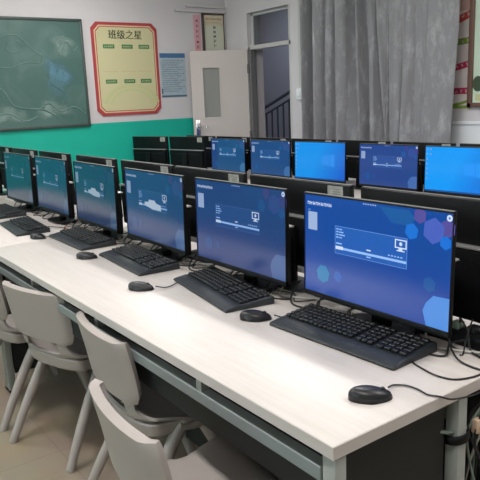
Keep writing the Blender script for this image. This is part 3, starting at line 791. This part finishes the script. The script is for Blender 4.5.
mice = [(-.052, .203, -.6, 'black mouse at the desk corner right of the nearest keyboard', [(-.045, .253, .012), (-.057, .285, .003), (-.04, .305, .002), (-.01, .31, .002), (.022, .305, .002), (.042, .32, .0), (.05, .352, -.014), (.05, .408, -.026), (.052, .465, -.029), (.05, .55, -.01), (.03, .6, .003)]),
        (-.64, .335, -.75, 'black mouse between the nearest and second nearest keyboards', [(-.6, .375, .012), (-.575, .40, .004), (-.555, .45, .003), (-.6, .53, .003)]),
        (-1.18, .225, -.9, 'black mouse before the gap of the second and third nearest keyboards', [(-1.135, .26, .012), (-1.12, .3, .004), (-1.16, .38, .004), (-1.24, .5, .004)]),
        (-1.79, .275, -.8, 'black mouse right of the fourth nearest keyboard', [(-1.75, .315, .012), (-1.75, .36, .004), (-1.85, .52, .004)]),
        (-2.40, .265, -1.1, 'black mouse right of the keyboard at the left, before the fourth keyboard', [(-2.35, .29, .012), (-2.32, .34, .004), (-2.42, .5, .004)])]
for i, (x, y, a, lab, path) in enumerate(mice):
    t = mproto if i == 0 else copy_tree(mproto)
    t.location = (x, y, DZ); t.rotation_euler = (0, 0, a); t['label'] = lab; t['group'] = 'mice on the front row'
for t, (x, y, a, lab, path) in zip([o for o in C.objects if o.name.split('.')[0] == 'mouse'], mice):
    desk_cable(t, [(px, py, DZ + pz + .002) for px, py, pz in path], .0021)

# keyboard leads and monitor leads curling on the desk behind the keyboards
rnd = random.Random(3)
for i, t in enumerate(kbs):
    x, y = t.location.x, t.location.y
    if i == 0:
        desk_cable(t, [(x + .2, y + .06, DZ + .02), (x + .222, y + .02, DZ + .018), (-.118, .426, DZ + .004), (-.069, .408, DZ + .003), (-.022, .402, DZ + .003), (.016, .42, DZ + .003), (.034, .482, DZ + .003), (.02, .58, DZ + .003)])
    else:
        desk_cable(t, [(x + .1, y + .076, DZ + .012), (x + .2, y + .15, DZ + .004), (x + .27, y + .1, DZ + .003), (x + .31, y + .17, DZ + .003)])
for i, t in enumerate(mon):
    x = t.location.x
    for k in range(5):
        a = x - .26 + .12 * k + rnd.uniform(-.02, .02)
        desk_cable(t, [(a, .56 + rnd.uniform(0, .05), DZ + .05), (a + .03, .535, DZ + .02), (a + .08, .5 + rnd.uniform(-.015, .015), DZ + .004), (a + .15, .525 + rnd.uniform(-.02, .02), DZ + .004), (a + .12, .58, DZ + .012), (a + .2, .615, DZ + .04)], rnd.choice([.0022, .003, .0028]), 'cable')
    for k in range(2):
        a = x - .15 + .25 * k + rnd.uniform(-.03, .03)
        desk_cable(t, [(a, .6, DZ + .006), (a + .06, .54, DZ + .005), (a + .13, .56, DZ + .006), (a + .19, .6, DZ + .005)], .003, 'cable_white')
desk_cable(mon[0], [(-.06, .585, DZ + .09), (-.062, .565, DZ + .05), (-.064, .555, DZ + .004), (-.066, .545, DZ + .003)], .0022)
oc = MB().curve([(-2.62, .5, DZ + .003), (-2.56, .47, DZ + .004), (-2.47, .47, DZ + .003), (-2.42, .51, DZ + .004), (-2.5, .55, DZ + .003)], .0035).build('cable', mat('orange_cable', rgb(150, 96, 60), .5))
tag(oc, 'short orange brown cable curled on the desk below the fifth screen', 'cable')

# small adapter with leads at the right end behind the nearest monitor
ad = thing('power_adapter', 'small black power strip with plugs behind the right edge of the nearest monitor', 'adapter', (-.1, .625, DZ))
MB().box((0, 0, .02), (.22, .05, .04), .006).build('body', M['black'], ad)
for k in range(4): MB().box((-.08 + k * .05, -.002, .048), (.026, .03, .02), .004).build('plug', M[('black_satin', 'cable_green', 'black_satin', 'panel')[k]], ad)
for k in range(2): MB().curve([(-.08 + k * .06, -.004, .056), (-.07 + k * .06, -.02, .075), (-.04 + k * .06, -.03, .05), (-.02 + k * .06, -.045, .008), (.02 + k * .06, -.06, .004)], .0025).build('lead', M['cable'], ad)

# cables strapped to the rear leg under the desk end
cb = thing('cable_bundle', 'tangle of cables strapped to the grey desk leg at the right end', 'cables', (.02, .41, 0))
lx, ly = -.004, -.017 + .012
for k in range(9):
    r = random.Random(40 + k); ax = r.uniform(-.02, .03); ay = .05 + r.uniform(0, .09)
    MB().curve([(ax, ay + .1, .7), (ax + r.uniform(-.02, .02), ay, .62), (ax + r.uniform(-.03, .03), ay + r.uniform(-.02, .04), .5), (ax + r.uniform(-.04, .04), ay + r.uniform(-.02, .05), .35), (ax + r.uniform(-.03, .03), ay + r.uniform(-.02, .05), .18), (ax, ay + .03, .012)], .0032).build('cable', M[('cable', 'cable', 'cable_green', 'cable', 'cable_white', 'cable', 'cable', 'cable_green', 'cable')[k]], cb)
MB().curve([(-.03, -.11, .71), (-.02, -.07, .655), (0, -.03, .635), (.01, .03, .63)], .0045).build('cable', M['cable_green'], cb)
stp = MB(); n = 20; V = []; F = []
for zz in (.605, .627):
    for k in range(n): a = 2 * PI * k / n; V.append((lx + .030 * math.cos(a), ly + .006 + .034 * math.sin(a) + .008, zz + .004 * math.sin(a)))
for k in range(n): F.append((k, (k + 1) % n, (k + 1) % n + n, k + n))
stp.add(V, F); so_ = stp.build('strap', M['black'], cb); md = so_.modifiers.new('thickness', 'SOLIDIFY'); md.thickness = .003
MB().box((.012, .07, .622), (.018, .022, .036), .004).build('plug', M['beige_plug'], cb)  # beige block standing in for a spot of reflected light

# ------------------------------------------------------------------ chairs
CHAIR_PROF = [  # (y, z, half width) from the seat front over the seat to the top of the back
    (.205, .372, .165), (.21, .388, .178), (.195, .402, .188), (.15, .408, .194), (.08, .405, .197), (.0, .401, .197), (-.07, .402, .194),
    (-.125, .408, .182), (-.158, .424, .164), (-.174, .448, .148), (-.181, .474, .140),
    (-.185, .492, .144), (-.189, .504, .176), (-.195, .54, .188), (-.201, .58, .192), (-.208, .62, .194), (-.214, .65, .194), (-.220, .68, .194), (-.224, .70, .192), (-.226, .712, .187)]
def prof_at(t):
    n = len(CHAIR_PROF) - 1; x = min(t * n, n - 1e-6); i = int(x); fr_ = x - i
    P = [CHAIR_PROF[max(0, min(n, i + d))] for d in (-1, 0, 1, 2)]
    return [0.5 * (2 * b + (c - a) * fr_ + (2 * a - 5 * b + 4 * c - d) * fr_ ** 2 + (3 * b - a - 3 * c + d) * fr_ ** 3) for a, b, c, d in zip(*P)]
def chair_pt(u, t):
    y, z, w = prof_at(t); s = 2 * u - 1
    k = max(0.0, min(1.0, (z - .43) / .1)) if y < -.1 else 0.0
    wrap = (.022 * s * s + .017 * max(0, (abs(s) - .9) / .1) ** 1.1) * k + .012 * abs(s) ** 3 * (1 - k)
    dish = 0.0
    if k < 1: dish = (1 - k) * (.014 * s * s + .014 * abs(s) ** 6 - .010 * math.cos(PI * s / 2) * max(0, 1 - abs(y) / .2))
    droop = -.03 * abs(s) ** 8 * math.exp(-((y - .03) / .07) ** 2) * (1 - k)
    return (s * w, y + wrap, z + dish + droop)
NP = 54; TS = 30                                  # rows; seat uses rows 0..TS
def make_chair():
    t = thing('school_chair', '-', 'chair')
    NU = 28
    def slot(i, j):
        y, z, w = prof_at((j + .5) / NP); s = abs(2 * (i + .5) / NU - 1)
        return .440 < z < .502 and y < -.15 and s < .74
    a = MB().grid(lambda u, v: chair_pt(u, v * TS / NP), NU, TS, skip=slot).build('seat', M['chair'], t, fix=False)
    b = MB().grid(lambda u, v: chair_pt(u, (TS + v * (NP - TS)) / NP), NU, NP - TS, skip=lambda i, j: slot(i, j + TS)).build('backrest', M['chair'], t, fix=False)
    for o, th in ((a, .011), (b, .026)):
        s_ = o.modifiers.new('thickness', 'SOLIDIFY'); s_.thickness = th; s_.offset = 0; s_.use_even_offset = False
        bv = o.modifiers.new('edge', 'BEVEL'); bv.width = .0045 if o is a else .0105; bv.segments = 4; bv.limit_method = 'ANGLE'; bv.angle_limit = math.radians(50)
    def skirt(u, v):                                  # turned-down rim along the sides and rear of the seat
        n = 2 * u - 1; a_ = abs(n)
        if a_ > .45: y = -.12 + (a_ - .45) / .55 * .19; x = math.copysign(prof_x(y), n)
        else:
            q = n / .45; x = prof_x(-.12) * math.sin(q * PI / 2); y = -.12 - .05 * math.cos(q * PI / 2)
        z = .412 + .014 * max(0, -y - .1) / .07
        return (x * (.985 - .03 * v), y + .004 + .008 * v, z - .050 * v * (.55 + .45 * math.sin(PI * min(1, u * 1.0))))
    def prof_x(y): return .190 - .010 * max(0, (-y) / .12)
    sk = MB().grid(skirt, 48, 6).build('seat_skirt', M['chair'], t, fix=False)
    m_ = sk.modifiers.new('thickness', 'SOLIDIFY'); m_.thickness = .010; m_.offset = 0
    for sx in (-1, 1):
        for foot_y, top_y in ((-.245, -.005), (.205, .05)):
            l = MB(); p0 = Vector((sx * .172, top_y, .402)); p1 = Vector((sx * .198, foot_y, .004)); pts = []; rs = []
            for k in range(9):
                q = k / 8; p = p0.lerp(p1, q); p.y += .012 * math.sin(PI * q) * (1 if foot_y > 0 else -1); pts.append(p); rs.append(.024 - .007 * q)
            l.tube(pts, rs, 14); lo = l.build('leg', M['chair'], t)
            MB().tube([p1 + Vector((0, 0, -.004)), p1 + Vector((0, 0, .004))], .0165, 14).build('foot_pad', M['chair'], lo)
        MB().curve([(sx * .188, .09, .392), (sx * .186, .03, .378), (sx * .182, -.03, .388)], .016, 10).build('leg_bracket', M['chair'], t)
    return t
cproto = make_chair()
ch = [(-.428, -.016, -.091, 'pale grey plastic chair nearest the camera, its back cut by the lower frame edge'),
      (-1.0, .184, -.06, 'pale grey plastic chair pushed under the desk, second from the camera'),
      (-1.68, .158, .275, 'pale grey plastic chair turned slightly left with its open slot facing the aisle'),
      (-2.16, .09, .1, 'pale grey plastic chair at the left frame edge behind the turned chair')]
for i, (x, y, a, lab) in enumerate(ch):
    t = cproto if i == 0 else copy_tree(cproto)
    t.location = (x, y, 0); t.rotation_euler = (0, 0, a); t['label'] = lab; t['group'] = 'chairs along the front desk'

# ------------------------------------------------------------------ lamps, daylight
def area(name, loc, size, size_y, power, col=(1, 1, 1), rot=(0, 0, 0)):
    l = bpy.data.lights.new(name, 'AREA'); l.shape = 'RECTANGLE'; l.size = size; l.size_y = size_y; l.energy = power; l.color = col
    o = bpy.data.objects.new(name, l); C.objects.link(o); o.location = loc; o.rotation_euler = rot; return o
k = 0
spots = ['above the front left', 'above the middle left aisle', 'above the near left aisle', 'above the far left desks', 'above the middle far desks', 'above the near far desks']
for y in (-.6, 1.7):
    for x in (-4.2, -1.8, .6):
        t = thing('ceiling_lamp', 'white fluorescent tube lamp on the ceiling ' + spots[k], 'lamp', (x, y, HC), 0, 'ceiling lamps'); k += 1
        MB().box((0, 0, -.03), (1.25, .2, .06), .008).build('housing', M['lampbody'], t)
        for s in (-1, 1): MB().tube([(-.59, s * .05, -.075), (.59, s * .05, -.075)], .014, 12).build('tube', M['lamp'], t)
        area('lamp_light', (x, y, HC - .11), 1.2, .16, 30, (1, .975, .95))
for i, (a, b) in enumerate(wins):
    area('window_daylight', ((a + b) / 2, YL - .2, 1.65), 1.9, 1.4, 45, (.93, .97, 1.0), (PI / 2, 0, 0))
area('stairwell_light', (-6.2, 4.9, 2.85), .6, .6, 10, (.9, .95, 1.0))

w = bpy.data.worlds.new('world'); bpy.context.scene.world = w; w.use_nodes = True
w.node_tree.nodes['Background'].inputs[0].default_value = (.75, .83, .95, 1); w.node_tree.nodes['Background'].inputs[1].default_value = .6
vs = bpy.context.scene.view_settings
vs.view_transform = 'Standard'; vs.look = 'None'; vs.exposure = 0.0; vs.gamma = 1.0; vs.use_curve_mapping = False
